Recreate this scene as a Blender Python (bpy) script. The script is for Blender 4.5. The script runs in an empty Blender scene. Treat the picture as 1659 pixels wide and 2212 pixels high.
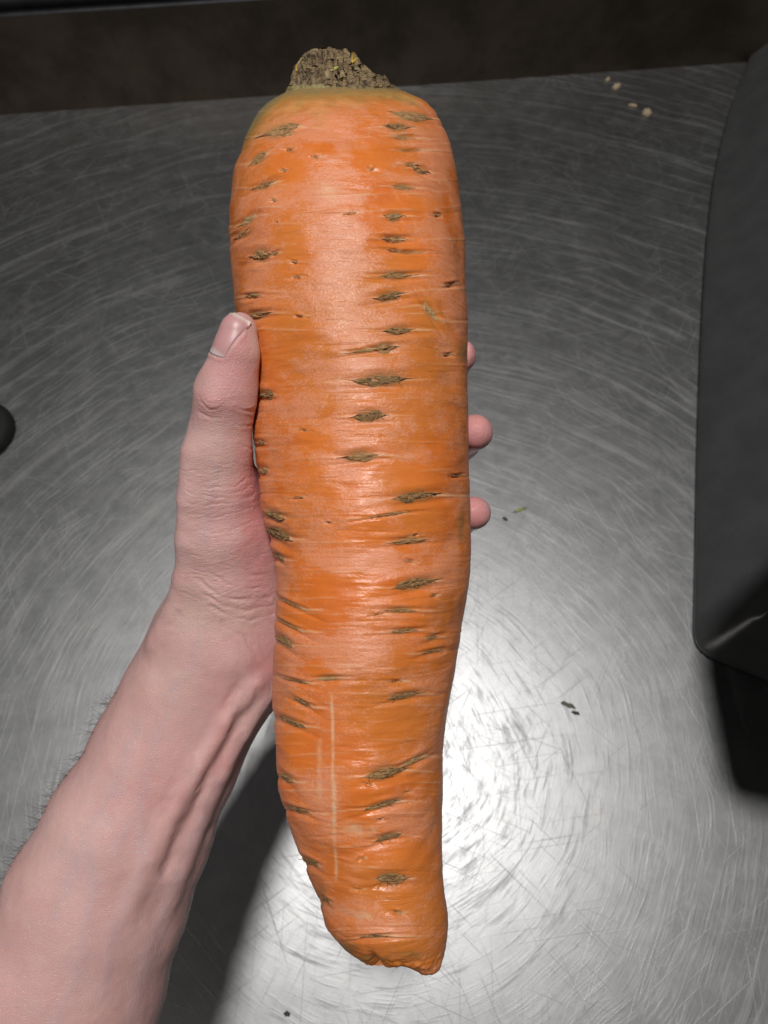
import bpy, math, random
import numpy as np
from mathutils import Matrix, Vector

# ------------------------------------------------------------------ camera, world, lamps, exposure
scene = bpy.context.scene
COL = scene.collection
TILT = math.radians(25.0)          # the phone looks down into the sink, tipped forward
CAM_H = 0.68                       # phone above the sink floor
FPX = 1533.6                       # focal length in units of a 1659 x 2212 picture
CXP, CYP = 829.5, 1106.0
CT, ST = math.cos(TILT), math.sin(TILT)
ROT = np.array([[1, 0, 0], [0, CT, -ST], [0, ST, CT]])
CAM = np.array([0.0, 0.0, CAM_H])

def cam2world(p):
    return np.asarray(p) @ ROT.T + CAM
def pt(px, py, d):                  # a place in front of the phone, d metres deep (camera frame)
    return np.array([(px - CXP) / FPX * d, (CYP - py) / FPX * d, -d])
def floor_pt(px, py, z=0.0):
    r = ROT @ np.array([(px - CXP) / FPX, (CYP - py) / FPX, -1.0])
    return CAM + r * ((z - CAM_H) / r[2])

cd = bpy.data.cameras.new('camera')
cam = bpy.data.objects.new('camera', cd); COL.objects.link(cam)
cam.location = CAM; cam.rotation_euler = (TILT, 0, 0)
cd.sensor_fit = 'VERTICAL'; cd.sensor_height = 36; cd.sensor_width = 27
cd.lens = 18 / (CYP / FPX)
cd.clip_start = 0.01; cd.clip_end = 50
cd.dof.use_dof = True; cd.dof.focus_distance = 0.285; cd.dof.aperture_fstop = 15.0
scene.camera = cam

w = bpy.data.worlds.new('World'); scene.world = w; w.use_nodes = True
w.node_tree.nodes['Background'].inputs[0].default_value = (1.0, 0.93, 0.86, 1)
w.node_tree.nodes['Background'].inputs[1].default_value = 0.015
scene.view_settings.view_transform = 'Standard'; scene.view_settings.look = 'None'
scene.view_settings.exposure = 0.28; scene.view_settings.gamma = 1.0
scene.cycles.use_denoising = True
scene.cycles.max_bounces = 8

def area_lamp(name, loc, target, size, energy, color, shape='DISK', size_y=None):
    ld = bpy.data.lights.new(name, 'AREA'); ld.shape = shape; ld.size = size
    if size_y: ld.size_y = size_y
    ld.energy = energy; ld.color = color
    o = bpy.data.objects.new(name, ld); COL.objects.link(o)
    o.location = loc
    o.rotation_euler = (Vector(target) - Vector(loc)).to_track_quat('-Z', 'Y').to_euler()
    return o
def overhead(px, py, h):            # a lamp h metres up whose mirror image in the sink floor lies on this sight line
    f = floor_pt(px, py); dv = f - CAM
    return f + np.array([dv[0], dv[1], -dv[2]]) * (h / -dv[2])
area_lamp('kitchen_lamp', overhead(832, 1670, 3.0), (0, .15, 0), 0.30, 52, (1.0, 0.975, 0.945))
area_lamp('left_fill', overhead(300, 1480, 2.3), (0, .1, 0), 0.9, 0.6, (0.95, 0.97, 1.0), 'SQUARE')  # added broad weak fill to lift the steel at left
area_lamp('front_fill', (-0.8, -0.95, 1.05), (0.05, .15, .2), 0.4, 1.5, (1.0, 0.95, 0.9), 'SQUARE')  # added fill from front left, placed for the tub's corner highlight

# ------------------------------------------------------------------ helpers
def vhash(ix, iy, iz):
    h = (ix.astype(np.int64) * 374761393 + iy.astype(np.int64) * 668265263 + iz.astype(np.int64) * 1274126177) & 0xffffffff
    h = ((h ^ (h >> 13)) * 1274126177) & 0xffffffff
    h = (h ^ (h >> 16)) & 0xffff
    return h / 65535.0
def vnoise(p):                      # smooth value noise, -1..1, p (n,3)
    i = np.floor(p); f = p - i; f = f * f * f * (f * (f * 6 - 15) + 10); i = i.astype(np.int64)
    x, y, z = i[:, 0], i[:, 1], i[:, 2]; r = 0
    for dx in (0, 1):
        for dy in (0, 1):
            for dz in (0, 1):
                wt = (f[:, 0] if dx else 1 - f[:, 0]) * (f[:, 1] if dy else 1 - f[:, 1]) * (f[:, 2] if dz else 1 - f[:, 2])
                r = r + wt * vhash(x + dx, y + dy, z + dz)
    return r * 2 - 1
def fbm(p, o=3):
    r = 0; a = 1.0
    for k in range(o):
        r = r + a * vnoise(p * 2.0 ** k + 17.3 * k); a *= .5
    return r
def sm(a, b, x):
    t = np.clip((x - a) / (b - a), 0, 1); return t * t * (3 - 2 * t)

def mesh_obj(name, verts, faces, mat, parent=None, smooth=True, attrs=None, frame=None):
    me = bpy.data.meshes.new(name)
    verts = np.asarray(verts, dtype=np.float32)
    if isinstance(faces, np.ndarray):
        n, k = faces.shape
        me.vertices.add(len(verts)); me.vertices.foreach_set('co', verts.ravel())
        me.loops.add(n * k); me.loops.foreach_set('vertex_index', faces.ravel().astype(np.int32))
        me.polygons.add(n); me.polygons.foreach_set('loop_start', np.arange(0, n * k, k, dtype=np.int32))
        me.update(calc_edges=True); me.validate()
    else:
        me.from_pydata(verts.tolist(), [], faces)
    me.polygons.foreach_set('use_smooth', np.full(len(me.polygons), smooth))
    for k, v in (attrs or {}).items():
        a = me.attributes.new(k, 'FLOAT', 'POINT'); a.data.foreach_set('value', np.asarray(v, dtype=np.float32))
    me.materials.append(mat); me.update()
    o = bpy.data.objects.new(name, me); COL.objects.link(o)
    if parent is not None: o.parent = parent
    return o
def tag(o, label=None, cat=None, group=None, kind=None):
    for k, v in (('label', label), ('category', cat), ('group', group), ('kind', kind)):
        if v: o[k] = v
    return o
def tilted(o, c):                   # put an object whose mesh is in the phone's frame, about c
    o.location = cam2world(c); o.rotation_euler = (TILT, 0, 0)
def grid_faces(nr, nc, wrap):
    i = np.arange(nr - 1)[:, None]; j = np.arange(nc if wrap else nc - 1)[None, :]
    j2 = (j + 1) % nc
    return np.stack([i * nc + j + 0 * i, i * nc + j2 + 0 * i, (i + 1) * nc + j2, (i + 1) * nc + j], -1).reshape(-1, 4)

class NT:
    def __init__(s, name):
        s.m = bpy.data.materials.new(name); s.m.use_nodes = True; s.t = s.m.node_tree
        s.b = s.t.nodes['Principled BSDF']
    def n(s, typ, ins=None, **kw):
        nd = s.t.nodes.new('ShaderNode' + typ)
        for k, v in kw.items(): setattr(nd, k, v)
        for k, v in (ins or {}).items(): s.set(nd.inputs[k], v)
        return nd
    def set(s, sock, v):
        if isinstance(v, bpy.types.NodeSocket): s.t.links.new(v, sock)
        else: sock.default_value = v
    def p(s, **kw):
        for k, v in kw.items(): s.set(s.b.inputs[k.replace('_', ' ')], v)
    def math(s, op, a, b=0.0, c=0.0):
        nd = s.n('Math', {0: a, 1: b, 2: c}, operation=op); return nd.outputs[0]
    def mix(s, f, a, b):
        nd = s.n('Mix', data_type='RGBA'); s.set(nd.inputs[0], f); s.set(nd.inputs[6], a); s.set(nd.inputs[7], b); return nd.outputs[2]
    def noise(s, vec, scale, detail=2.0, rough=.5, dist=0.0):
        return s.n('TexNoise', {'Vector': vec, 'Scale': scale, 'Detail': detail, 'Roughness': rough, 'Distortion': dist}).outputs[0]
    def rng(s, v, a, b, c=0.0, d=1.0):
        return s.n('MapRange', {0: v, 1: a, 2: b, 3: c, 4: d}, interpolation_type='SMOOTHSTEP').outputs[0]
    def map(s, vec, scale=(1, 1, 1), rot=(0, 0, 0), loc=(0, 0, 0)):
        return s.n('Mapping', {'Vector': vec, 'Location': loc, 'Rotation': rot, 'Scale': scale}).outputs[0]
    def obj(s): return s.n('TexCoord').outputs['Object']
    def attr(s, name): return s.n('Attribute', attribute_name=name).outputs['Fac']
    def bump(s, h, strength, dist, normal=None):
        nd = s.n('Bump', {'Height': h, 'Strength': strength, 'Distance': dist})
        if normal is not None: s.set(nd.inputs['Normal'], normal)
        return nd.outputs[0]
def C4(r, g, b): return (r, g, b, 1)

# ------------------------------------------------------------------ materials
def mat_steel():
    s = NT('scratched_steel'); o = s.obj()
    c = floor_pt(850, 1640)
    v = s.n('VectorMath', {0: o, 1: tuple(SINK_M.inverted() @ Vector(c))}, operation='SUBTRACT').outputs[0]
    wob = s.n('TexNoise', {'Vector': o, 'Scale': 9.0, 'Detail': 1.0}).outputs[1]
    wob = s.n('VectorMath', {0: wob, 1: (.5, .5, .5)}, operation='SUBTRACT').outputs[0]
    wob = s.n('VectorMath', {0: wob, 'Scale': .025}, operation='SCALE').outputs[0]
    v = s.n('VectorMath', {0: v, 1: wob}, operation='ADD').outputs[0]
    ln = s.n('VectorMath', {0: v}, operation='LENGTH').outputs['Value']
    nv = s.n('VectorMath', {0: v}, operation='NORMALIZE').outputs[0]
    sx = s.n('SeparateXYZ', {0: nv})
    def polar(kr, kt, off):
        cb = s.n('CombineXYZ', {0: s.math('MULTIPLY', sx.outputs[0], kt), 1: s.math('MULTIPLY', sx.outputs[1], kt),
                                2: s.math('MULTIPLY_ADD', ln, kr, off)}).outputs[0]
        return cb
    arc1 = s.rng(s.noise(polar(900, 5, 0), 1.0, 2.0, .6), .54, .72)
    arc2 = s.rng(s.noise(polar(430, 4, 40), 1.0, 2.0, .6), .55, .72)
    arc3 = s.rng(s.noise(polar(120, 3.4, 90), 1.0, 3.0, .6), .52, .72)
    patch = s.rng(s.noise(o, 26, 3, .6), .38, .62)
    h = s.math('MULTIPLY_ADD', arc2, 1.0, s.math('MULTIPLY', arc1, .7)); h = s.math('MULTIPLY_ADD', arc3, 1.8, h)
    h = s.math('MULTIPLY', h, s.math('MULTIPLY_ADD', patch, .45, .55))
    lines = None
    for k, a in enumerate((8, 33, 61, 88, 117, 140, 163)):
        r = s.map(o, rot=(0, 0, math.radians(a)), loc=(k * .37, k * .11, 0))
        m = s.map(r, scale=(800 - 90 * (k % 3), 6 + 3 * (k % 3), 1))
        q = s.rng(s.noise(m, 1.0, 1.0, .5, .15), .68, .76)
        lines = q if lines is None else s.math('ADD', lines, q)
    h = s.math('MULTIPLY_ADD', lines, 1.0, h)
    fine = s.noise(o, 1100, 3.0, .7)
    h = s.math('MULTIPLY_ADD', fine, .9, h)
    mott = s.noise(o, 42, 4.0, .65)
    rough = s.math('MULTIPLY_ADD', mott, .06, .40)
    rough = s.math('MULTIPLY_ADD', arc3, .09, rough)
    rough = s.math('MULTIPLY_ADD', s.math('MINIMUM', s.math('ADD', lines, arc2), 1.0), .12, rough)
    st1 = s.math('ABSOLUTE', s.math('SUBTRACT', s.noise(o, 11, 3, .5, .8), .5)); st2 = s.math('ABSOLUTE', s.math('SUBTRACT', s.noise(s.map(o, loc=(3, 1, 0)), 19, 2, .5, .5), .56))
    stain = s.math('MAXIMUM', s.rng(st1, .012, .0), s.math('MULTIPLY', s.rng(st2, .010, .0), .7))
    rough = s.math('MULTIPLY_ADD', stain, .035, rough); rough = s.math('MULTIPLY_ADD', s.rng(s.noise(o, 7, 2, .5, .6), .45, .65), -.015, rough)
    base = s.mix(s.rng(mott, .3, .7), C4(.285, .288, .293), C4(.330, .333, .337))
    base = s.mix(s.math('MULTIPLY', s.rng(s.noise(o, 23, 5, .65), .60, .78), .35), base, C4(.38, .33, .27))
    dark = s.rng(s.noise(s.map(s.map(o, rot=(0, 0, .5)), scale=(900, 9, 1)), 1.0, 1.0), .71, .77)
    base = s.mix(s.math('MULTIPLY', dark, .35), base, C4(.12, .11, .10))
    s.p(Base_Color=base, Metallic=1.0, Roughness=rough, Normal=s.bump(h, .5, .000065))
    return s.m

def mat_carrot():
    s = NT('carrot_skin'); o = s.obj()
    pale = s.attr('pale'); scar = s.attr('line'); deep = s.attr('deep'); top = s.attr('top'); brown = s.attr('brown')
    ob = s.map(o, scale=(1, 1.35, 1))
    n1 = s.noise(ob, 46, 5, .62, .4); n2 = s.noise(ob, 150, 4, .7); n3 = s.noise(s.map(o, scale=(1, 1.5, 1)), 900, 3, .7)
    nst = s.noise(s.map(o, scale=(70, 520, 70)), 1.0, 3, .6, .3)
    orange = s.mix(s.rng(n1, .3, .7), C4(.69, .168, .028), C4(.78, .222, .042))
    orange = s.mix(s.rng(s.noise(o, 17, 3, .5), .4, .7), orange, C4(.64, .20, .04))
    film = s.math('ADD', s.math('MULTIPLY', n1, .62), s.math('MULTIPLY', n2, .38))
    film = s.math('ADD', film, s.math('MULTIPLY', pale, .30))
    film = s.math('SUBTRACT', film, s.math('MULTIPLY', deep, .22))
    film = s.rng(s.math('MULTIPLY_ADD', s.math('SUBTRACT', n3, .5), .34, film), .41, .62)
    film = s.math('MULTIPLY', film, s.rng(n3, .30, .62, .30, 1.0))
    col = s.mix(s.math('MULTIPLY', film, .72), orange, C4(.745, .315, .19))
    col = s.mix(s.math('MULTIPLY', s.rng(nst, .62, .76), .22), col, C4(.80, .48, .30))
    col = s.mix(s.math('MULTIPLY', s.rng(nst, .38, .26), .14), col, C4(.42, .11, .02))
    crk = s.math('MULTIPLY', s.rng(s.noise(s.map(o, scale=(38, 1500, 38)), 1.0, 2, .5, .2), .66, .73), s.rng(n1, .42, .58))
    col = s.mix(s.math('MULTIPLY', crk, .45), col, C4(.30, .085, .015))
    vsc = s.rng(s.noise(s.map(o, scale=(1300, 45, 1300)), 1.0, 2, .5, .3), .66, .76)
    col = s.mix(s.math('MULTIPLY', s.math('MULTIPLY', vsc, film), .45), col, C4(.84, .54, .36))
    spk = s.rng(n3, .62, .76)
    col = s.mix(s.math('MULTIPLY', spk, .45), col, C4(.82, .54, .36))
    col = s.mix(s.math('MULTIPLY', s.rng(s.noise(o, 420, 2, .6), .70, .80), .5), col, C4(.30, .12, .03))
    br = s.rng(s.math('MULTIPLY_ADD', n2, .7, brown), .75, 1.25)
    col = s.mix(s.math('MULTIPLY', br, .75), col, C4(.34, .17, .055))
    gr = s.rng(s.math('MULTIPLY_ADD', n1, 1.1, top), .95, 1.6)
    col = s.mix(s.math('MULTIPLY', gr, .80), col, s.mix(s.rng(n2, .4, .62), C4(.33, .24, .07), C4(.55, .30, .06)))
    col = s.mix(s.math('MULTIPLY', s.rng(s.math('MULTIPLY_ADD', n2, .9, top), 1.32, 1.62), .8), col, C4(.24, .20, .10))
    col = s.mix(s.math('MINIMUM', s.math('MULTIPLY', scar, s.rng(n2, .25, .6, .45, 1.0)), 1.0), col, C4(.78, .50, .30))
    rough = s.math('MULTIPLY_ADD', film, .08, s.math('MULTIPLY_ADD', n2, .26, .19))
    h = s.math('ADD', s.math('MULTIPLY', n2, .8), s.math('MULTIPLY', n3, .35))
    h = s.math('MULTIPLY_ADD', nst, .45, h); h = s.math('MULTIPLY_ADD', film, .25, h); h = s.math('MULTIPLY_ADD', crk, -.8, h)
    s.p(Base_Color=col, Roughness=rough, Normal=s.bump(h, .45, .0005), Subsurface_Weight=.12, Subsurface_Scale=.004)
    s.b.inputs['Subsurface Radius'].default_value = (1.0, .4, .12)
    s.b.inputs['Specular IOR Level'].default_value = .5
    return s.m

def mat_cork(name, a, b, c, sc=1.0):
    s = NT(name); o = s.obj()
    n = s.noise(s.map(o, scale=(.45, 1.6, 1)), 900 * sc, 4, .7); n2 = s.noise(o, 260 * sc, 3, .6)
    col = s.mix(s.rng(n, .35, .62), C4(*a), C4(*b)); col = s.mix(s.rng(n2, .48, .68), col, C4(*c))
    s.p(Base_Color=col, Roughness=.85, Normal=s.bump(n, .9, .0008)); return s.m

def mat_skin():
    s = NT('pale_skin'); o = s.obj()
    red = s.attr('red'); yel = s.attr('pallor')
    n1 = s.noise(o, 22, 4, .6); n2 = s.noise(o, 110, 4, .6); n3 = s.noise(o, 700, 3, .7)
    col = s.mix(s.rng(n1, .35, .7), C4(.62, .365, .345), C4(.70, .45, .425))
    col = s.mix(s.math('MULTIPLY', s.rng(s.math('MULTIPLY_ADD', n2, .6, red), .35, 1.1), .8), col, C4(.70, .27, .265))
    col = s.mix(s.math('MULTIPLY', yel, .6), col, C4(.74, .55, .45))
    col = s.mix(s.math('MULTIPLY', s.rng(s.noise(o, 60, 4, .65), .52, .68), .24), col, C4(.55, .39, .41))
    col = s.mix(s.math('MULTIPLY', s.rng(n3, .35, .7), .16), col, C4(.58, .33, .315))
    col = s.mix(s.math('MULTIPLY', s.attr('vein'), .20), col, C4(.46, .38, .43))
    col = s.mix(s.math('MULTIPLY', s.rng(s.noise(o, 190, 2, .5), .70, .80), .30), col, C4(.50, .24, .19))
    v = s.n('TexVoronoi', {'Vector': s.map(o, scale=(1, 1.6, 1)), 'Scale': 760.0}, feature='DISTANCE_TO_EDGE').outputs[0]
    v = s.rng(v, 0.0, .16)
    wr = s.noise(s.map(s.map(o, rot=(0, 0, math.radians(-12))), scale=(130, 760, 200)), 1.0, 3, .65, .6)
    h = s.math('MULTIPLY_ADD', v, .5, s.math('MULTIPLY', s.math('MULTIPLY', wr, s.attr('wrinkle')), 2.2))
    h = s.math('MULTIPLY_ADD', n3, .4, h)
    s.p(Base_Color=col, Roughness=s.math('MULTIPLY_ADD', n2, .15, .34), Normal=s.bump(h, .5, .0004),
        Subsurface_Weight=.35, Subsurface_Scale=.006)
    s.b.inputs['Subsurface Radius'].default_value = (1.0, .35, .18)
    s.b.inputs['Specular IOR Level'].default_value = .42
    return s.m
def mat_nail():
    s = NT('thumbnail'); t = s.attr('tip'); lun = s.attr('lunula')
    col = s.mix(t, C4(.60, .31, .31), C4(.74, .55, .49)); col = s.mix(s.math('MULTIPLY', lun, .8), col, C4(.76, .60, .60))
    s.p(Base_Color=col, Roughness=.40, Subsurface_Weight=.2, Subsurface_Scale=.003)
    st = s.noise(s.map(s.obj(), scale=(900, 40, 900)), 1.0, 2)
    s.p(Normal=s.bump(st, .15, .0003)); return s.m
def mat_plain(name, col, rough, metallic=0.0, nscale=0, bump=0.0, var=.25):
    s = NT(name); o = s.obj()
    n = s.noise(o, nscale or 200, 4, .65)
    d = tuple(x * (1 - var) for x in col)
    s.p(Base_Color=s.mix(s.rng(n, .3, .7), C4(*d), C4(*col)), Roughness=rough, Metallic=metallic)
    if bump: s.p(Normal=s.bump(n, .6, bump))
    return s.m
def mat_tub():
    s = NT('dark_grey_plastic'); o = s.obj()
    n = s.noise(o, 1500, 3, .7); n2 = s.noise(o, 30, 4, .6); st = s.noise(s.map(o, scale=(60, 60, 500)), 1.0, 3, .6)
    col = s.mix(s.rng(n2, .3, .7), C4(.052, .055, .056), C4(.064, .067, .068))
    col = s.mix(s.math('MULTIPLY', s.rng(st, .66, .76), .25), col, C4(.16, .16, .155))
    h = s.math('MULTIPLY_ADD', st, 1.2, n)
    s.b.inputs['Specular IOR Level'].default_value = .95
    s.p(Base_Color=col, Roughness=s.math('MULTIPLY_ADD', n2, .10, .20), Metallic=0.0, Normal=s.bump(h, .35, .0003)); return s.m

# ------------------------------------------------------------------ sink (setting)
wa, wb = floor_pt(0, 268), floor_pt(1400, 168)
ang = math.atan2(wb[1] - wa[1], wb[0] - wa[0])
mid = (wa + wb) / 2
SINK_M = Matrix.Translation(Vector(mid)) @ Matrix.Rotation(ang, 4, 'Z')
STEEL = mat_steel()
def wall_h(px, py):                 # height where a sight line meets the back wall
    r = ROT @ np.array([(px - CXP) / FPX, (CYP - py) / FPX, -1.0])
    nrm = np.array([-math.sin(ang), math.cos(ang), 0])
    t = np.dot(mid + nrm * .02 - CAM, nrm) / np.dot(r, nrm)
    return (CAM + r * t)[2]
WH = wall_h(0, 44)
prof = [(-1.15, 0.0)] + [(-1.15 + 0.1 * k, 0.0) for k in range(1, 11)]
RC = .004
wprof = [(.0193, -.001), (.020, WH * .1), (.022, WH * .6), (.026, WH)]
prof += [(.0195, .0)]
def sheet(prof, x0, x1, nx, name, mat, parent=None):
    xs = np.linspace(x0, x1, nx); P = np.array(prof)
    v = np.array([[x, p[0], p[1]] for p in P for x in xs])
    return mesh_obj(name, v, grid_faces(len(P), nx, False), mat, parent)
sink = sheet(prof, -.75, .75, 31, 'sink_basin', STEEL)
WALLM = mat_plain('dim_wall_steel', (.15, .122, .094), .44, 1.0, 14, 0, .4)  # dark brown base colour stands in for the dim room the steel reflects
sink.matrix_world = SINK_M
tag(sink, kind='structure')
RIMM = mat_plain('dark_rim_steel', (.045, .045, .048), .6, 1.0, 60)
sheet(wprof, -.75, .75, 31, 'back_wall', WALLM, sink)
rp = [(.0262, WH - .001), (.034, WH - .006), (.041, WH - .004)] + [(.052 - .012 * math.cos(a), WH + .004 + .012 * math.sin(a)) for a in np.linspace(-.3, 1.5, 8)] + [(.20, WH + .017)]
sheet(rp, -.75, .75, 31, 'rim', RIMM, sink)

# ------------------------------------------------------------------ carrot
ED = np.array([  # row, left, right edge in the 1659-wide picture
 (188,640,838),(194,627,862),(202,612,884),(212,596,905),(222,583,920),(240,565,937),(260,552,951),(290,536,964),(320,524,974),(360,512,984),(400,505,991),
 (450,500,999),(500,499,1004),(550,502,1008),(600,507,1010),(650,512,1011),(700,519,1012),(760,530,1011),(800,538,1010),(850,546,1010),(900,549,1011),
 (950,551,1013),(1000,558,1015),(1050,563,1018),(1100,568,1020),(1150,580,1019),(1200,590,1018),(1250,594,1014),(1300,595,1006),(1350,594,997),(1400,592,990),
 (1450,590,983),(1500,590,974),(1550,593,965),(1600,597,959),(1650,599,957),(1700,603,957),(1732,608,956),(1780,622,955),(1832,641,955),(1892,664,956),(1942,688,962),
 (1976,698,967),(2000,704,967),(2026,724,965),(2050,746,961),(2066,765,956),(2078,785,951),(2086,800,947),(2092,822,943),(2097,855,938),(2100,890,925)], float)
DEP = np.array([(0,0,0)])
NR, NC = 820, 600
def carrot_row(y):
    l = np.interp(y, ED[:, 0], ED[:, 1]); r = np.interp(y, ED[:, 0], ED[:, 2])
    return l, r
def smooth_tab(ys):
    l, r = carrot_row(ys)
    return l, r
YS = np.concatenate([np.linspace(188, 300, 70)[:-1], np.linspace(300, 2000, 660)[:-1], np.linspace(2000, 2100, 92)])
NR = len(YS)
fineY = np.linspace(188, 2100, 1913)
def smo(a, k):
    pad = np.concatenate([np.full(k, a[0]) + np.arange(-k, 0) * (a[1] - a[0]), a, np.full(k, a[-1]) + np.arange(1, k + 1) * (a[-1] - a[-2])])
    ker = np.hanning(2 * k + 1); ker /= ker.sum(); return np.convolve(pad, ker, 'valid')
Lf, Rf = carrot_row(fineY)
Ls, Rs = smo(Lf, 14), smo(Rf, 14)
be = sm(230, 270, fineY) * (1 - sm(1990, 2020, fineY))
Ls = Lf * (1 - be) + Ls * be; Rs = Rf * (1 - be) + Rs * be
def axis_depth(y): return .315 + .035 * (1106 - y) / 1106
def carrot_shape(y):                # centre x (px), radius (px), axis depth, depth/width ratio
    l = np.interp(y, fineY, Ls); r = np.interp(y, fineY, Rs)
    rz = 1.0 - .08 * sm(1500, 2000, y)
    D = axis_depth(y)
    half = (r - l) / 2
    al = np.arctan(half / FPX)
    rm = D * np.sin(al)
    end = sm(2000, 2098, y)
    zt = np.where(y > 2000, .0222 * np.sqrt(np.clip(1 - (np.maximum(y - 2000, 0) / 101.0) ** 2.6, .0, 1)), rm)
    tp = np.where(y < 260, np.maximum(rm, 0), rm)
    return (l + r) / 2, rm, D, np.where(y > 2000, zt, rm * rz)
TH = np.concatenate([np.linspace(-.18, math.pi + .18, 430, endpoint=False), np.linspace(math.pi + .18, 2 * math.pi - .18, 170, endpoint=False)])
NC = len(TH)
cx, rm, D, rz = carrot_shape(YS)
Yg, Tg = np.meshgrid(YS, TH, indexing='ij')
def carrot_xyz(y, th, off=0.0):
    cx, rm, D, rz = carrot_shape(y)
    d = D - (rz + off) * np.sin(th)
    # x: keep the ring's sight-line silhouette
    xm = (cx - CXP) / FPX * D + (rm + off) * np.cos(th)
    return np.stack([xm, (CYP - y) / FPX * d, -d], -1)
def carrot_uv(px, py):              # which angle on the front lies under this sight line
    th = np.linspace(0.02, math.pi - .02, 160)
    p = carrot_xyz(np.full(160, float(py)), th)
    x = CXP + FPX * p[:, 0] / -p[:, 2]
    k = int(np.argmax(x)); k2 = int(np.argmin(x))
    return float(np.interp(-px, -x[k:k2 + 1], th[k:k2 + 1]))
P0 = carrot_xyz(Yg.ravel(), Tg.ravel())
CC = pt(770, 1106, .315)
# outward directions
Pg = P0.reshape(NR, NC, 3)
du = np.roll(Pg, -1, 1) - np.roll(Pg, 1, 1); dvv = np.gradient(Pg, axis=0)
Nrm = np.cross(du, dvv); Nrm /= np.linalg.norm(Nrm, axis=-1, keepdims=True) + 1e-12
ctr = Pg.mean(1, keepdims=True)
if ((Pg - ctr) * Nrm).sum() < 0: Nrm = -Nrm
q = P0.copy()
PXg = (CXP + FPX * Pg[..., 0] / -Pg[..., 2]); FRONT = np.sin(Tg) > -.15
disp = .0016 * fbm(q * 22, 2).reshape(NR, NC) + .00055 * fbm(q * np.array([45, 90, 45]), 3).reshape(NR, NC)
disp += .00009 * fbm(q * np.array([120, 900, 120]), 2).reshape(NR, NC)
edge_keep = sm(0.0, .55, np.abs(np.sin(Tg)))
disp *= .35 + .65 * edge_keep
disp *= sm(186, 230, Yg)
line = np.zeros((NR, NC)); pale = np.zeros((NR, NC)); deep = np.zeros((NR, NC)); brown = np.zeros((NR, NC))
rnd = random.Random(7)
SC0 = [  # x, y, half length, half height, tilt deg, style
 (888,251,42,7,-12,0),(862,274,27,8,-3,1),(869,296,24,6,-6,0),(882,323,36,4,-3,0),(908,367,18,8,-20,1),(868,405,25,6,-6,0),(853,466,21,7,-4,0),
 (856,514,30,8,0,0),(880,541,36,4,-5,0),(862,592,34,7,-3,0),(842,636,29,9,9,1),(862,713,31,10,7,1),(834,750,26,11,4,0),(790,757,32,7,12,2),
 (824,821,50,13,5,1),(797,899,39,13,1,1),(775,985,40,10,3,0),(905,1072,42,16,7,1),(840,1112,44,3,8,2),(886,1168,45,12,9,0),(901,1261,46,10,8,1),
 (861,1318,27,7,2,0),(872,1363,30,6,4,0),(937,1378,14,7,10,0),(932,1408,24,5,9,0),(875,1502,34,12,6,1),(834,1670,52,16,8,1),(893,1646,27,9,32,2),
 (832,1740,40,9,15,1),(840,1814,31,7,13,1),(848,1900,40,12,8,1),(815,2022,37,8,5,1),
 (605,287,40,8,20,0),(564,346,22,8,38,0),(571,400,24,7,24,1),(531,478,20,6,42,2),(521,506,14,7,40,0),(562,551,20,10,8,0),(643,598,11,4,8,1),(566,680,23,8,12,0),
 (571,853,14,9,10,1),(563,957,9,8,0,0),(569,1017,10,9,0,0),(596,1112,23,14,-28,1),(604,1155,27,16,-24,1),(601,1203,15,10,-30,0),(636,1305,36,8,-22,0),
 (630,1350,36,6,-25,0),(617,1385,28,9,-28,0),(642,1470,32,6,-14,1),(655,1518,22,6,-30,1),(628,1558,32,12,-22,1),(623,1680,17,8,-35,1),
 (645,1752,30,9,-12,1),(664,1866,20,7,-30,1),(712,1465,24,8,4,2),(700,1948,12,6,-40,1),(548,640,16,4,8,2),(935,677,30,9,-58,2)]
r9 = random.Random(21); SC = list(SC0)
for k in range(34):
    y9 = r9.uniform(240, 2040); l9, r9_ = np.interp(y9, fineY, Ls), np.interp(y9, fineY, Rs)
    SC.append((l9 + (r9_ - l9) * r9.uniform(.12, .95), y9, r9.uniform(4, 13), r9.uniform(1.6, 4), r9.uniform(-14, 14), r9.choice((0, 1, 2, 2))))
SC = [(x, y, hl * r9.uniform(.85, 1.2), hh * r9.uniform(.6, 1.15), a + r9.uniform(-4, 4), t_) for (x, y, hl, hh, a, t_) in SC]
def to_local(px, py, ang):          # picture-plane offsets along / across a mark, on the carrot's front
    dx = PXg - px; dy = -(Yg - py); c, s_ = math.cos(math.radians(ang)), math.sin(math.radians(ang))
    return dx * c + dy * s_, -dx * s_ + dy * c
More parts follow.
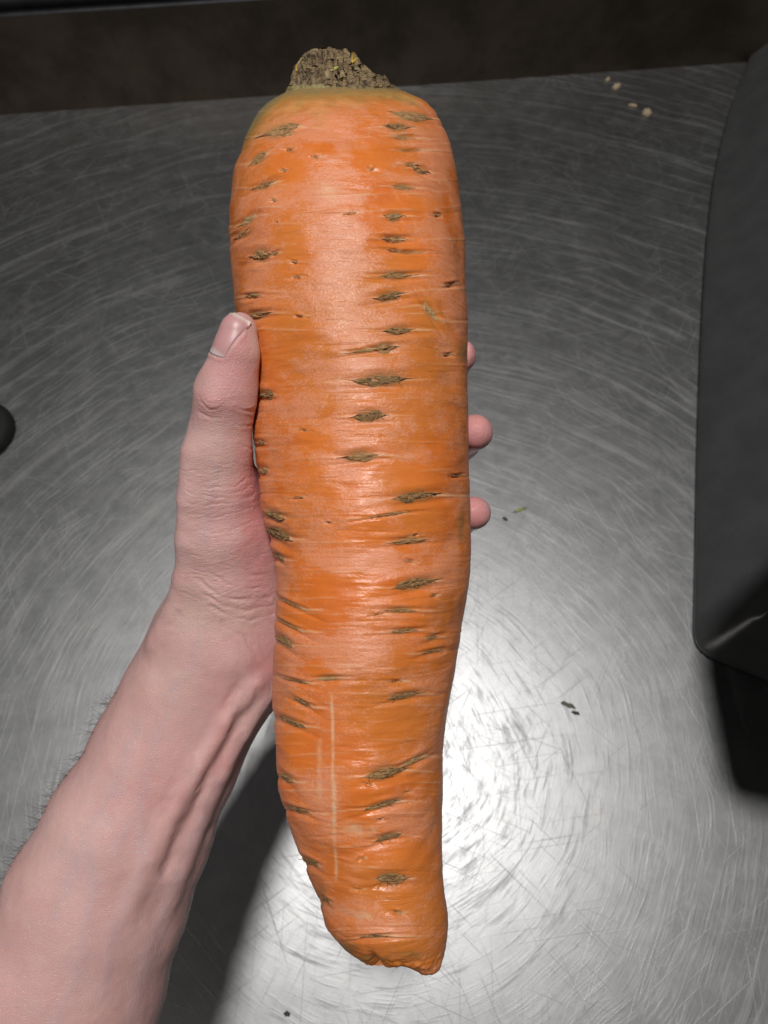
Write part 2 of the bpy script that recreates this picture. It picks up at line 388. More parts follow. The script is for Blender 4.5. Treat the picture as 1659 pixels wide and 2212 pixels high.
for (x, y, hl, hh, a, stl) in SC:
    sub = np.where((np.abs(YS - y) < 90))[0]; sl = slice(sub[0], sub[-1] + 1)
    dx = PXg[sl] - x; dy = -(Yg[sl] - y); c, s_ = math.cos(math.radians(a)), math.sin(math.radians(a))
    u = dx * c + dy * s_; v = -dx * s_ + dy * c
    fr = FRONT[sl] * 1.0
    e = (u / (hl * 1.15)) ** 2 + (v / (hh * 1.5)) ** 2
    disp[sl] += fr * (-.0009 * np.exp(-e * 1.2) + .0005 * np.exp(-(u / (hl * 1.4)) ** 2 - ((v - hh * 1.9) / (hh * .9)) ** 2)
                      - .0010 * np.exp(-(u / (hl * 1.6)) ** 2 - ((v + hh * 1.3) / (hh * .6)) ** 2))
    # thin stretch lines running out of both ends, drooping a little
    for sgn, ln, wd, amp in ((1, rnd.uniform(1.6, 3.4), rnd.uniform(1.4, 2.8), rnd.uniform(.65, 1.0)), (-1, rnd.uniform(1.3, 3.2), rnd.uniform(1.2, 2.3), rnd.uniform(.4, .85)),
                             (1, rnd.uniform(1.2, 2.2), 1.2, .4)):
        k = rnd.uniform(-3, 3) if wd != 1.2 else rnd.uniform(-9, 9)
        t = u * sgn / (hl * ln)
        cur = -dy - (np.abs(dx) / 110.0) ** 2 * 4 - k * sm(.2, 1, t) + math.sin(math.radians(a)) * (-1) * np.clip(u, -hl, hl) * .8 * -1
        wv = np.exp(-((-cur) / (wd * (1.25 - np.clip(t, 0, 1)))) ** 2) * sm(.12, .3, t) * (1 - sm(.55, 1.0, t)) * fr
        line[sl] = np.maximum(line[sl], amp * wv); disp[sl] += wv * .00012
        wv2 = np.exp(-((-cur - 4) / (wd * 1.4)) ** 2) * sm(.08, .3, t) * (1 - sm(.5, 1.0, t)) * fr
        disp[sl] -= wv2 * .00028 * amp
    brown[sl] = np.maximum(brown[sl], fr * .95 * np.exp(-((u / (hl * 1.2)) ** 2 + (v / (hh * 1.8)) ** 2)))
# extra faint stretch lines across the whole root
for k in range(210):
    y = rnd.uniform(225, 2040); x = rnd.uniform(520, 990); ln = rnd.uniform(30, 130); wd = rnd.uniform(.8, 1.7)
    sub = np.where(np.abs(YS - y) < 25)[0]; sl = slice(sub[0], sub[-1] + 1)
    dx = PXg[sl] - x; sag = rnd.uniform(-.06, .05); dy = Yg[sl] - y - dx * sag - (dx / 160) ** 2 * rnd.uniform(-3, 8)
    wv = np.exp(-(dy / wd) ** 2) * (1 - sm(.3, 1, np.abs(dx) / ln)) * FRONT[sl]
    sg = rnd.choice((1, -1))
    if sg > 0: line[sl] = np.maximum(line[sl], wv * rnd.uniform(.15, .5))
    disp[sl] += wv * .0002 * sg
# pale scuffs and deeper-orange bare patches with a shape of their own
for (x, y, rx, ry, amt) in [(700,415,40,30,.9),(720,560,60,90,.55),(690,290,90,40,.5),(735,1000,70,40,.5),(760,790,90,40,.4),(930,1230,60,60,.35),(740,1400,90,50,.7),(560,500,40,60,.4),
        (840,1990,60,40,.3),(700,1700,40,80,.35),(960,600,40,120,.5),(950,330,30,60,.6),(800,1215,80,30,.4),(640,900,60,60,.4),(880,1780,60,50,.3),(650,1420,40,60,.4)]:
    pale = np.maximum(pale, amt * np.exp(-((PXg - x) / rx) ** 2 - ((Yg - y) / ry) ** 2) * FRONT)
for (x, y, rx, ry, amt) in [(620,370,40,30,1),(690,325,30,14,1),(640,520,40,40,.9),(800,340,40,30,.9),(880,560,60,40,.7),(930,780,30,40,1),(930,690,30,50,.7),(880,450,60,25,.8),(600,760,40,50,.7),
        (860,1030,90,30,1),(700,1010,50,60,.6),(800,1150,50,30,.9),(920,1110,50,30,.7),(660,1340,60,25,.9),(740,1270,90,30,.7),(900,1300,60,25,.6),(860,1560,70,40,.9),(690,1440,20,20,1),(780,1720,40,60,.7),
        (880,1850,60,40,.7),(650,1620,40,40,.7),(780,1900,60,60,.6),(850,1960,80,30,.7),(680,960,40,50,.6)]:
    deep = np.maximum(deep, amt * np.exp(-((PXg - x) / rx) ** 2 - ((Yg - y) / ry) ** 2) * FRONT)
for (x, y, rx, ry, amt) in [(1000,760,22,34,1.0),(1003,1140,14,60,.8),(1000,1000,14,60,.5),(885,230,40,10,.6),(745,2045,50,22,.95),(690,1940,20,40,.8),(890,2060,50,14,.8),(715,1462,40,16,.8),(540,760,14,60,.5),(800,2068,60,12,1.0),
        (930,1780,40,50,.45),(940,690,30,40,.6),(650,1590,40,30,.45),(900,1900,60,70,.35),(530,480,25,40,.5),(940,1380,50,30,.5)]:
    brown = np.maximum(brown, amt * np.exp(-((PXg - x) / rx) ** 2 - ((Yg - y) / ry) ** 2) * FRONT)
# the long pale scratch low on the front, and two scrapes
for (x0, y0, x1, y1, wd, amp) in [(718,1500,722,1905,3.2,.8),(723,1690,721,1800,4.5,1.0),(690,1600,692,1720,5,.4),(752,1788,800,1800,13,.75),(770,1977,800,1979,8,.6),(700,408,716,420,18,.45)]:
    ax, ay = x1 - x0, y1 - y0; L2 = ax * ax + ay * ay
    t = np.clip(((PXg - x0) * ax + (Yg - y0) * ay) / L2, 0, 1)
    dd = np.hypot(PXg - x0 - ax * t, Yg - y0 - ay * t)
    line = np.maximum(line, amp * np.exp(-(dd / wd) ** 2) * FRONT * (.55 + .45 * (fbm(q * 300, 2).reshape(NR, NC) > -.25)))
# torn tail: a notch and a ragged hollow
dn = np.hypot((PXg - 818 - (Yg - 2085) * .5) / 9, (Yg - 2088) / 26); disp -= .0035 * np.exp(-dn ** 2) * FRONT
dn = np.hypot((PXg - 868) / 34, (Yg - 2098) / 11); disp -= .0022 * np.exp(-dn ** 2)
tail = sm(2045, 2085, Yg); disp += tail * .0006 * fbm(q * 260, 3).reshape(NR, NC)
dn = np.hypot((PXg - 935) / 26, (Yg - 2092) / 22); disp += .0012 * np.exp(-dn ** 2)
top = np.clip(1.15 - (Yg - 188) / (72 + 60 * (1 - sm(620, 780, PXg))), 0, 1.15) + .75 * (1 - sm(515, 600, PXg + (Yg - 300) * .35)) * (1 - sm(330, 450, Yg)) * FRONT
Pd = Pg + Nrm * disp[..., None]
# close both ends
v0 = Pd[0].mean(0); v1 = Pd[-1].mean(0)
verts = np.concatenate([Pd.reshape(-1, 3), [v0, v1]]) - CC
fc = grid_faces(NR, NC, True)
j = np.arange(NC)
capf = np.concatenate([np.stack([np.full(NC, NR * NC), (j + 1) % NC, j, j], -1), np.stack([np.full(NC, NR * NC + 1), (NR - 1) * NC + j, (NR - 1) * NC + (j + 1) % NC, (NR - 1) * NC + (j + 1) % NC], -1)])
CARROT = bpy.data.objects.new('carrot', None); COL.objects.link(CARROT); tilted(CARROT, CC)
tag(CARROT, 'giant orange carrot held upright in the hand, brown crown on top', 'carrot')
def cap(a): return np.concatenate([a.ravel(), [a[0].mean(), a[-1].mean()]])
body = mesh_obj('root_body', verts, fc[:, ::-1].copy(), mat_carrot(), CARROT,
    attrs={'pale': cap(pale), 'line': cap(line), 'deep': cap(deep), 'top': cap(top), 'brown': cap(brown)})

# corky root scars, each its own patch lying in its pit
CORK = [mat_cork('tan_cork', (.22, .105, .036), (.50, .295, .125), (.36, .21, .09)),
        mat_cork('dark_cork', (.085, .042, .017), (.43, .245, .095), (.24, .14, .06)),
        mat_cork('pale_cork', (.36, .20, .07), (.56, .38, .18), (.45, .28, .12))]
def surf_at(px, py):                # bilinear look-up on the finished skin
    th = np.array([carrot_uv(a, b) for a, b in zip(px, py)])
    fi = np.interp(py, YS, np.arange(NR)); fj = np.interp(th, TH, np.arange(NC))
    i0 = np.clip(fi.astype(int), 0, NR - 2); j0 = np.clip(fj.astype(int), 0, NC - 2); a = (fi - i0)[:, None]; b = (fj - j0)[:, None]
    def g(A): return A[i0, j0] * (1 - a) * (1 - b) + A[i0 + 1, j0] * a * (1 - b) + A[i0, j0 + 1] * (1 - a) * b + A[i0 + 1, j0 + 1] * a * b
    return g(Pd), g(Nrm)
def hair_tube(p0, p1, p2, r, n=6):
    ts = np.linspace(0, 1, n)[:, None]
    c = (1 - ts) ** 2 * p0 + 2 * ts * (1 - ts) * p1 + ts ** 2 * p2
    tn = np.gradient(c, axis=0); tn /= np.linalg.norm(tn, axis=1, keepdims=True) + 1e-12
    a = np.cross(tn, np.array([.3, .2, .93])); a /= np.linalg.norm(a, axis=1, keepdims=True) + 1e-12
    b = np.cross(tn, a); V = []
    for k in range(3):
        w_ = 2 * math.pi * k / 3; V.append(c + (a * math.cos(w_) + b * math.sin(w_)) * r * (1.05 - ts))
    V = np.stack(V, 1).reshape(-1, 3)
    return V, grid_faces(n, 3, True)
for si, (x, y, hl, hh, a, stl) in enumerate(SC):
    nu, nv_ = (41, 15) if hl > 14 else (15, 7)
    uu = np.linspace(-1, 1, nu); ww = np.linspace(-1, 1, nv_)
    U, W = np.meshgrid(uu, ww, indexing='ij')
    seed = si * 3.7
    Ua = np.clip(U + .22 * math.sin(si * 2.3) * (1 - U * U), -1, 1)
    prof_ = (.80 * np.clip(1 - (np.abs(Ua) / .74) ** 2.2, 0, 1) ** .9 + .20 * (1 - np.abs(U)) ** .8) * (1 + .35 * vnoise(np.stack([U.ravel() * 2.5 + seed, np.full(U.size, seed), W.ravel() * 1.0], -1)).reshape(U.shape))
    skew = .18 * vnoise(np.stack([U.ravel() * 1.7 + seed + 9, U.ravel() * 0, U.ravel() * 0], -1)).reshape(U.shape)
    ragged = 1 + .16 * vnoise(np.stack([U.ravel() * 9 + seed, W.ravel() * 0, np.sign(W.ravel()) * 3], -1)).reshape(U.shape)
    lx = U * hl * 1.38; ly = (W * prof_ * ragged + skew * 1.2) * hh
    c, s_ = math.cos(math.radians(a)), math.sin(math.radians(a))
    px = x + lx * c - ly * s_; py = y - (lx * s_ + ly * c)
    S, Nn = surf_at(px.ravel(), py.ravel())
    fib = fbm(np.stack([U.ravel() * 4 + seed, W.ravel() * 4 + U.ravel() * 1.5, np.full(U.size, seed)], -1), 3)
    lens = (1 - W.ravel() ** 2) * (1 - np.abs(U.ravel()) ** 2.5)
    hgt = -.0003 + lens ** .6 * (.0011 * min(1, hh / 9)) * (.75 + .55 * fib)
    if stl == 2: hgt = -.0002 + lens ** .6 * .0006 * (.75 + .55 * fib)
    V = S + Nn * hgt[:, None]
    F = grid_faces(nu, nv_, False)
    base_n = len(V); VV = [V]; FF = [F[:, ::-1] if True else F]
    if stl == 1 or hh > 11:
        for k in range(10 if hh > 10 else 4):
            b0 = rnd.randrange(nu // 5, 4 * nu // 5) * nv_ + rnd.randrange(2, nv_ - 2)
            p0 = V[b0]; dr = np.array([rnd.uniform(-1, 1), rnd.uniform(-1.1, .5), 0]) * hh * rnd.uniform(.5, 1.3) * .0002
            p2 = p0 + dr + Nn[b0] * rnd.uniform(-.0002, .0008); p1 = (p0 + p2) / 2 + Nn[b0] * .0012
            hv, hf = hair_tube(p0, p1, p2, .00016)
            FF.append(hf + sum(len(z) for z in VV)); VV.append(hv)
    mesh_obj('root_scar', np.concatenate(VV) - CC, np.concatenate(FF), CORK[stl], CARROT)

# crown: dirty stub of the cut leaves
CROWN_E = np.array([(104,682,716),(108,668,738),(116,656,752),(128,646,770),(140,640,782),(152,637,795),(165,633,815),(178,630,838),(188,625,854),(196,620,872),(204,611,888),(212,604,898)], float)
ny, nt = 90, 160
yy = np.linspace(104, 212, ny); tt = np.linspace(0, 2 * math.pi, nt, endpoint=False)
cl = np.interp(yy, CROWN_E[:, 0], CROWN_E[:, 1]); cr = np.interp(yy, CROWN_E[:, 0], CROWN_E[:, 2])
YY, TT = np.meshgrid(yy, tt, indexing='ij')
Dc = .346
rad = ((cr - cl) / 2 / FPX * Dc)[:, None] - .0022 * sm(190, 207, YY + 5 * np.sin(TT * 5) + 4 * np.sin(TT * 11 + 1))
d = Dc - np.maximum(rad, .004) * np.sin(TT) * .95
X = (((cl + cr) / 2 - CXP) / FPX * Dc)[:, None] + rad * np.cos(TT)
Pc = np.stack([X, (CYP - YY) / FPX * d, -d], -1)
nn = np.stack([np.cos(TT), .3 + 0 * TT, np.sin(TT)], -1); nn /= np.linalg.norm(nn, axis=-1, keepdims=True)
fl = Pc.reshape(-1, 3)
dsp = .0016 * fbm(fl * np.array([160, 120, 160]), 3) + .0014 * np.abs(fbm(fl * np.array([320, 120, 320]), 3)) - .001
dsp = dsp * (1 - .55 * sm(178, 205, YY.ravel()))
Pc = fl + nn.reshape(-1, 3) * dsp[:, None]
def mat_crown():
    s = NT('dirty_crown'); o = s.obj(); g = s.attr('low')
    n = s.noise(s.map(o, scale=(1, .42, 1)), 520, 4, .7, .6); n2 = s.noise(s.map(o, scale=(.6, 1.5, .6)), 150, 3, .6)
    col = s.mix(s.rng(n, .38, .62), C4(.045, .029, .014), C4(.29, .20, .105))
    col = s.mix(s.rng(n2, .52, .7), col, C4(.33, .26, .13))
    col = s.mix(s.rng(s.math('MULTIPLY_ADD', n, .7, g), .75, 1.15), col, C4(.34, .28, .12))
    s.p(Base_Color=col, Roughness=.85, Normal=s.bump(n, 1.0, .0018)); return s.m
low = sm(168, 196, YY.ravel()) * (.5 + .5 * sm(760, 690, (CXP + FPX * Pc[:, 0] / -Pc[:, 2])))
tip = Pc[:nt].mean(0)
cv = np.concatenate([Pc, [tip]]) - CC
cf = grid_faces(ny, nt, True)[:, ::-1]
jj = np.arange(nt); cf = np.concatenate([cf, np.stack([np.full(nt, ny * nt), jj, (jj + 1) % nt, (jj + 1) % nt], -1)])
crown = tag(mesh_obj('crown', cv, cf, mat_crown(), CARROT, attrs={'low': np.concatenate([low, [0]])}), 'dirty brown stub of cut leaf bases')
STUB = [mat_cork('dry_leaf_base', (.08, .052, .025), (.31, .215, .115), (.40, .30, .15)), mat_plain('yellow_leaf_base', (.55, .36, .05), .6, 0, 400),
        mat_plain('green_leaf_base', (.42, .48, .10), .55, 0, 400), mat_cork('dark_leaf_base', (.035, .022, .011), (.17, .11, .055), (.24, .17, .085))]
def stub(px, py, d, dx, dy, dz, ln, wd, mat):
    n = 9; ts = np.linspace(0, 1, n); o_ = pt(px, py, d); k = d / FPX
    ax = np.array([dx, dy, dz], float); ax /= np.linalg.norm(ax); sd = np.cross(ax, [0, 0, 1.0]); sd /= np.linalg.norm(sd) + 1e-9; nr = np.cross(sd, ax)
    bend = rnd.uniform(-.3, .5)
    V = []
    for t in ts:
        c = o_ + ax * ln * k * t + nr * bend * ln * k * t * t
        ww_ = wd * k * (1 - .55 * t ** 1.5) * (1 + rnd.uniform(-.15, .15)); hh_ = ww_ * .38
        for m in range(8):
            aa = 2 * math.pi * m / 8; V.append(c + sd * ww_ * math.cos(aa) + nr * (hh_ * math.sin(aa) - .5 * hh_ * math.cos(aa) ** 2) + ax * rnd.uniform(-.4, .4) * k * (3 if t == 1 else 1))
    V = np.array(V); F = grid_faces(n, 8, True).tolist() + [list(range(8)), [8 * (n - 1) + m for m in range(8)][::-1]]
    return mesh_obj('leaf_stub', V - CC, F, mat, CARROT)
for row, (py0, n9) in enumerate(((188, 12), (172, 11), (156, 9), (141, 7), (127, 5))):
    l = np.interp(py0, CROWN_E[:, 0], CROWN_E[:, 1]); r = np.interp(py0, CROWN_E[:, 0], CROWN_E[:, 2])
    for k in range(n9):
        f = -.97 + 1.94 * (k + .5 + rnd.uniform(-.4, .4)) / n9; px = (l + r) / 2 + f * (r - l) / 2
        dd = Dc - math.sqrt(max(0, 1 - f * f)) * (r - l) / 2 / FPX * Dc * .93 + .0006
        stub(px, py0 + rnd.uniform(-4, 5), dd, -f * .25 - .12 * row * f + rnd.uniform(-.35, .35), 1.0, rnd.uniform(-.15, .1), rnd.uniform(14, 27), rnd.uniform(6, 12), STUB[rnd.choice((0, 0, 0, 3, 3))])
stub(760, 136, .330, .1, 1, .1, 19, 2.6, STUB[1]); stub(760, 134, .329, .9, .4, .1, 13, 4, STUB[1]); stub(640, 158, .336, .1, 1, .1, 15, 3.5, STUB[1])
stub(644, 200, .334, .25, 1, .05, 32, 6, STUB[2]); stub(722, 148, .3225, .9, .2, .1, 9, 4, STUB[2])

# ------------------------------------------------------------------ hand and forearm: one continuous skin grown round the bones
def rcone(p, a, b, ra, rb):
    ab = b - a; L2 = ab @ ab; t = np.clip(((p - a) @ ab) / L2, 0, 1)
    q_ = p - a - t[:, None] * ab
    return np.sqrt((q_ * q_).sum(1)) - (ra + (rb - ra) * t)
def smin(a, b, k):
    h = np.maximum(k - np.abs(a - b), 0) / k
    return np.minimum(a, b) - h * h * k * .25
def node(px, py, d, r): return (pt(px, py, d), r * d / FPX)
def chain(*n): return [(n[i][0], n[i + 1][0], n[i][1], n[i + 1][1]) for i in range(len(n) - 1)]
THUMB = chain(node(517, 715, .288, 38), node(513, 765, .290, 44), node(500, 815, .294, 54), node(490, 852, .297, 64), node(481, 920, .303, 62), node(475, 970, .307, 68), node(473, 1050, .315, 78),
              node(480, 1150, .324, 89), node(482, 1250, .334, 96), node(468, 1350, .342, 98))
THENAR = chain(node(520, 1080, .332, 70), node(540, 1180, .343, 88), node(545, 1290, .352, 92), node(520, 1380, .355, 92))
fa = []
sec = [(472,1405,286,.350),(418,1512,288,.350),(362,1625,300,.348),(280,1792,338,.344),(212,1942,372,.340),(140,2120,415,.336),(50,2340,475,.332),(-20,2510,500,.330)]
FA = [[], [], []]
for i, (x, y, wd, d) in enumerate(sec):
    n0 = sec[max(i - 1, 0)]; n1 = sec[min(i + 1, len(sec) - 1)]
    tx, ty = n1[0] - n0[0], n1[1] - n0[1]; L = math.hypot(tx, ty); nx_, ny_ = -ty / L, tx / L     # points up-left
    r = wd * .36; o_ = wd * .14
    if nx_ > 0: nx_, ny_ = -nx_, -ny_
    FA[0].append(node(x + nx_ * o_, y + ny_ * o_, d - .001, r)); FA[1].append(node(x - nx_ * o_, y - ny_ * o_, d + .003, r)); FA[2].append(node(x, y, d, r))
PALM = chain(node(560, 1395, .366, 88), node(640, 1290, .380, 88), node(660, 1130, .384, 84), node(650, 1010, .382, 74)) + chain(node(560, 1395, .366, 88), node(720, 1320, .384, 84), node(760, 1200, .388, 76)) + \
       chain(node(540, 1290, .356, 90), node(600, 1150, .372, 84), node(640, 1040, .380, 76)) + chain(node(470, 1405, .350, 100), node(560, 1395, .362, 92))
FING = [chain(node(650, 1000, .384, 52), node(850, 860, .392, 44), node(965, 795, .372, 41), node(992, 768, .340, 36)),
        chain(node(670, 1080, .388, 52), node(870, 985, .394, 45), node(990, 950, .370, 42), node(1026, 934, .342, 39)),
        chain(node(700, 1170, .388, 50), node(880, 1130, .394, 44), node(985, 1116, .370, 40), node(1024, 1108, .344, 36)),
        chain(node(720, 1260, .386, 46), node(870, 1250, .390, 38), node(950, 1232, .368, 34), node(965, 1226, .350, 31))]
def ysd(ch, p, k):
    r = None
    for (a, b, ra, rb) in ch:
        d_ = rcone(p, a, b, ra, rb); r = d_ if r is None else smin(r, d_, k)
    return r
def carrot_sd(p):
    d_ = -p[:, 2]; y = np.clip(CYP - p[:, 1] / d_ * FPX, 188, 2100)
    cx, rm_, D_, rz_ = carrot_shape(y)
    return np.hypot(p[:, 0] - (cx - CXP) / FPX * D_, p[:, 2] + D_) - rm_
def flesh_sd(p):
    f = ysd(chain(*FA[0]), p, .01); f = smin(f, ysd(chain(*FA[1]), p, .01), .020); f = smin(f, ysd(chain(*FA[2]), p, .01), .012)
    t = ysd(THUMB, p, .006)
    h = smin(ysd(PALM, p, .014), ysd(THENAR, p, .012), .016)
    h = smin(h, t, .012); f = smin(f, h, .018)
    for fg in FING: f = smin(f, ysd(fg, p, .006), .005)
    return f
def on_skin(px, py, r, out_):       # a tendon node lying just under the skin
    ray = pt(px, py, 1.0); t = .20
    for _ in range(90):
        sd = float(flesh_sd((ray * t)[None])[0]); t += max(min(sd, .02), -.002) * .8
        if t > .45: break
    return (ray * (t + (r * (1 - out_)) * t / FPX), r * t / FPX)
TEND = [chain(on_skin(548, 1478, 15, .20), on_skin(490, 1555, 15, .52), on_skin(430, 1650, 15, .54), on_skin(374, 1750, 15, .46), on_skin(325, 1850, 15, .20), on_skin(275, 1960, 15, -.45)),
        chain(on_skin(572, 1500, 13, -.10), on_skin(522, 1580, 13, .36), on_skin(474, 1670, 13, .32), on_skin(430, 1770, 13, -.05), on_skin(390, 1870, 13, -.5), on_skin(350, 1960, 13, -1.2)),
        chain(on_skin(420, 985, 17, -.3), on_skin(410, 1080, 17, .28), on_skin(405, 1170, 17, .32), on_skin(400, 1250, 17, .28), on_skin(380, 1320, 17, .05), on_skin(345, 1385, 17, -.5))]
def hand_sd(p):
    f = flesh_sd(p)
    for tn, k in zip(TEND, (.006, .007, .009)): f = smin(f, ysd(tn, p, .003), k)
    c = carrot_sd(p)
    g = .0003 - c
    hk = np.maximum(.004 - np.abs(f - g), 0) / .004
    return np.maximum(f, g) + hk * hk * .001
def surface_nets(fn, lo, hi, h):
    n = np.ceil((hi - lo) / h).astype(int) + 1
    ax = [lo[i] + h * np.arange(n[i]) for i in range(3)]
    val = np.empty(n)
    for i0 in range(0, n[0], 16):
        g = np.stack(np.meshgrid(ax[0][i0:i0 + 16], ax[1], ax[2], indexing='ij'), -1)
        val[i0:i0 + 16] = fn(g.reshape(-1, 3)).reshape(g.shape[:3])
    ins = val < 0
    c8 = [(a, b, c) for a in (0, 1) for b in (0, 1) for c in (0, 1)]
    def sl(a): return tuple(slice(a[i], n[i] - 1 + a[i]) for i in range(3))
    cnt = sum(ins[sl(a)].astype(int) for a in c8); act = (cnt > 0) & (cnt < 8)
    idx = -np.ones(act.shape, int); ids = np.argwhere(act); idx[act] = np.arange(len(ids))
    acc = np.zeros((len(ids), 3)); num = np.zeros(len(ids))
    for a in c8:
        for k in range(3):
            if a[k]: continue
            b = list(a); b[k] = 1
            va = val[sl(a)][act]; vb = val[sl(b)][act]; cr_ = (va < 0) != (vb < 0)
            t = np.where(cr_, va / np.where(cr_, va - vb, 1), 0)
            p = np.tile(np.array(a, float), (len(ids), 1)); p[:, k] = t
            acc += p * cr_[:, None]; num += cr_
    V = lo + h * (ids + acc / num[:, None])
    F = []
    for k in range(3):
        u, v = (k + 1) % 3, (k + 2) % 3
        s0 = [slice(None)] * 3; s1 = [slice(None)] * 3; s0[k] = slice(0, n[k] - 1); s1[k] = slice(1, n[k])
        A = ins[tuple(s0)]; B = ins[tuple(s1)]
        for flag in (True, False):
            e = np.argwhere((A != B) & (A == flag))
            e = e[(e[:, u] > 0) & (e[:, v] > 0) & (e[:, u] < n[u] - 1) & (e[:, v] < n[v] - 1)]
            def cell(du, dv_):
                q_ = e.copy(); q_[:, u] -= du; q_[:, v] -= dv_; return idx[q_[:, 0], q_[:, 1], q_[:, 2]]
            f4 = np.stack([cell(1, 1), cell(0, 1), cell(0, 0), cell(1, 0)], -1)
            F.append(f4 if flag else f4[:, ::-1])
    F = np.concatenate(F); F = F[(F >= 0).all(1)]
    return V, F
def subdivide(V, F):
    e = np.sort(np.stack([F, np.roll(F, -1, 1)], -1).reshape(-1, 2), 1)
    key = e[:, 0].astype(np.int64) * len(V) + e[:, 1]
    uk, inv = np.unique(key, return_inverse=True)
    ev = (V[uk // len(V)] + V[uk % len(V)]) / 2; fv = V[F].mean(1)
    ei = inv.reshape(len(F), 4) + len(V); fi = np.arange(len(F)) + len(V) + len(ev)
    out = np.stack([np.stack([F[:, k], ei[:, k], fi, ei[:, k - 1]], -1) for k in range(4)], 1).reshape(-1, 4)
    return np.concatenate([V, ev, fv]), out
def grad(fn, p, e=4e-4):
    T = np.array([[1, -1, -1], [-1, -1, 1], [-1, 1, -1], [1, 1, 1]], float)
    g = sum(fn(p + t * e)[:, None] * t for t in T)
    return g / (np.linalg.norm(g, axis=1, keepdims=True) + 1e-12)
lo = np.array([-.215, -.285, -.425]); hi = np.array([.065, .090, -.250])
V, F = surface_nets(hand_sd, lo, hi, .0025)
V, F = subdivide(V, F)
for _ in range(2):
    N_ = grad(hand_sd, V); V = V - N_ * hand_sd(V)[:, None]
V, F = subdivide(V, F)
N_ = grad(hand_sd, V); V = V - N_ * hand_sd(V)[:, None]
HPX = CXP + FPX * V[:, 0] / -V[:, 2]; HPY = CYP - FPX * V[:, 1] / -V[:, 2]
facing = sm(-.05, .25, (N_ * (-V / np.linalg.norm(V, axis=1, keepdims=True))).sum(1))
hd = .00035 * fbm(V * 90, 3) * .8
WX = 5.0 * fbm(V * 210, 2); WY = 4.0 * fbm(V * 210 + 31.7, 2); HPX0, HPY0 = HPX, HPY; HPX = HPX + WX; HPY = HPY + WY
def pdist(poly):
    r = None
    for (x0, y0), (x1, y1) in zip(poly[:-1], poly[1:]):
        ax, ay = x1 - x0, y1 - y0; t = np.clip(((HPX - x0) * ax + (HPY - y0) * ay) / (ax * ax + ay * ay), 0, 1)
        d_ = np.hypot(HPX - x0 - ax * t, HPY - y0 - ay * t); r = d_ if r is None else np.minimum(r, d_)
    return r
CREASE = [([(436,868),(450,880),(468,884)],2.6,.0006),([(430,890),(455,905),(480,900)],2.6,.0005),([(438,850),(452,866),(470,868)],2.2,.0004),([(505,880),(530,886),(552,884)],3,.0009),
 ([(510,915),(535,922),(552,918)],3,.0007),([(520,955),(548,975)],3,.0006),
 ([(404,1040),(450,1052),(500,1050),(545,1030)],2.4,.0004),([(402,1062),(460,1072),(520,1062),(556,1044)],2.4,.00045),([(404,1086),(450,1090),(510,1084),(560,1060)],2.2,.0004),
 ([(410,1110),(470,1118),(540,1096)],2.2,.0003),([(415,1140),(470,1152),(540,1130),(575,1110)],2.4,.0003),
 ([(425,1250),(470,1285),(520,1298),(580,1290)],3.4,.0007),([(440,1282),(480,1308),(530,1318),(585,1308)],3.2,.0006),([(450,1310),(495,1330),(545,1338),(590,1328)],3.2,.0005),
 ([(450,1230),(490,1262),(540,1272),(582,1268)],3,.0005),([(500,1210),(540,1240),(580,1242)],3,.0004),([(480,1345),(530,1380),(560,1420)],5,.0005),
 ([(385,1330),(372,1345)],8,.0006),([(556,1492),(505,1575),(455,1660),(405,1770),(352,1890)],9,.0010),([(520,1470),(465,1560),(405,1660),(350,1765)],10,.0005)]
rnd2 = random.Random(3)
for k in range(46):                 # short skin folds over the ball of the thumb
    x = rnd2.uniform(415, 560); y = rnd2.uniform(1000, 1320); l_ = rnd2.uniform(14, 45); sl_ = rnd2.uniform(-.15, .45) if y > 1150 else rnd2.uniform(-.25, .15)
    CREASE.append(([(x - l_, y - l_ * sl_), (x, y + rnd2.uniform(-2, 3)), (x + l_, y + l_ * sl_ * .6)], rnd2.uniform(1.3, 2.2), rnd2.uniform(.00012, .00028)))
for poly, wd, dp in CREASE:
    m = (HPX > min(p[0] for p in poly) - 25) & (HPX < max(p[0] for p in poly) + 25) & (HPY > min(p[1] for p in poly) - 25) & (HPY < max(p[1] for p in poly) + 25)
    sv = HPX, HPY; HPX, HPY = HPX[m], HPY[m]; dd = pdist(poly); HPX, HPY = sv
    hd[m] += facing[m] * dp * .62 * (.6 + .4 * np.sin(dd * 0 + HPX[m] * .09 + wd * 7)) * (-np.exp(-(dd / wd) ** 2) + .45 * np.exp(-((dd - wd * 2.2) / (wd * 1.2)) ** 2))
HPX, HPY = HPX0, HPY0
def blob(x, y, rx, ry): return np.exp(-((HPX - x) / rx) ** 2 - ((HPY - y) / ry) ** 2)
hd += facing * (.0010 * blob(452, 868, 26, 24) - .0007 * blob(560, 1440, 26, 40) - .0012 * blob(515, 1545, 20, 60))
red = .55 * blob(500, 800, 60, 70) + .5 * blob(545, 1000, 30, 110) + .5 * blob(560, 1200, 45, 130) + .4 * blob(450, 870, 40, 40) + .7 * np.exp(-((HPX - 1030) / 40) ** 2) + .5 * blob(575, 1450, 40, 60) + .35 * blob(520, 715, 40, 40) \
    + .22 * blob(470, 1100, 90, 90) + .35 * blob(480, 1600, 40, 180) + .3 * blob(300, 1700, 140, 120)
pallor = .8 * blob(420, 1330, 60, 45) + .5 * blob(470, 1000, 30, 50) + .6 * blob(530, 1330, 40, 40) + .9 * blob(550, 740, 10, 45) + .4 * blob(360, 1480, 80, 60)
wrinkle = np.clip(blob(480, 1130, 110, 170) + blob(460, 870, 50, 40) + .8 * blob(500, 1290, 120, 60), 0, 1) + .12
vein = np.zeros(len(V))
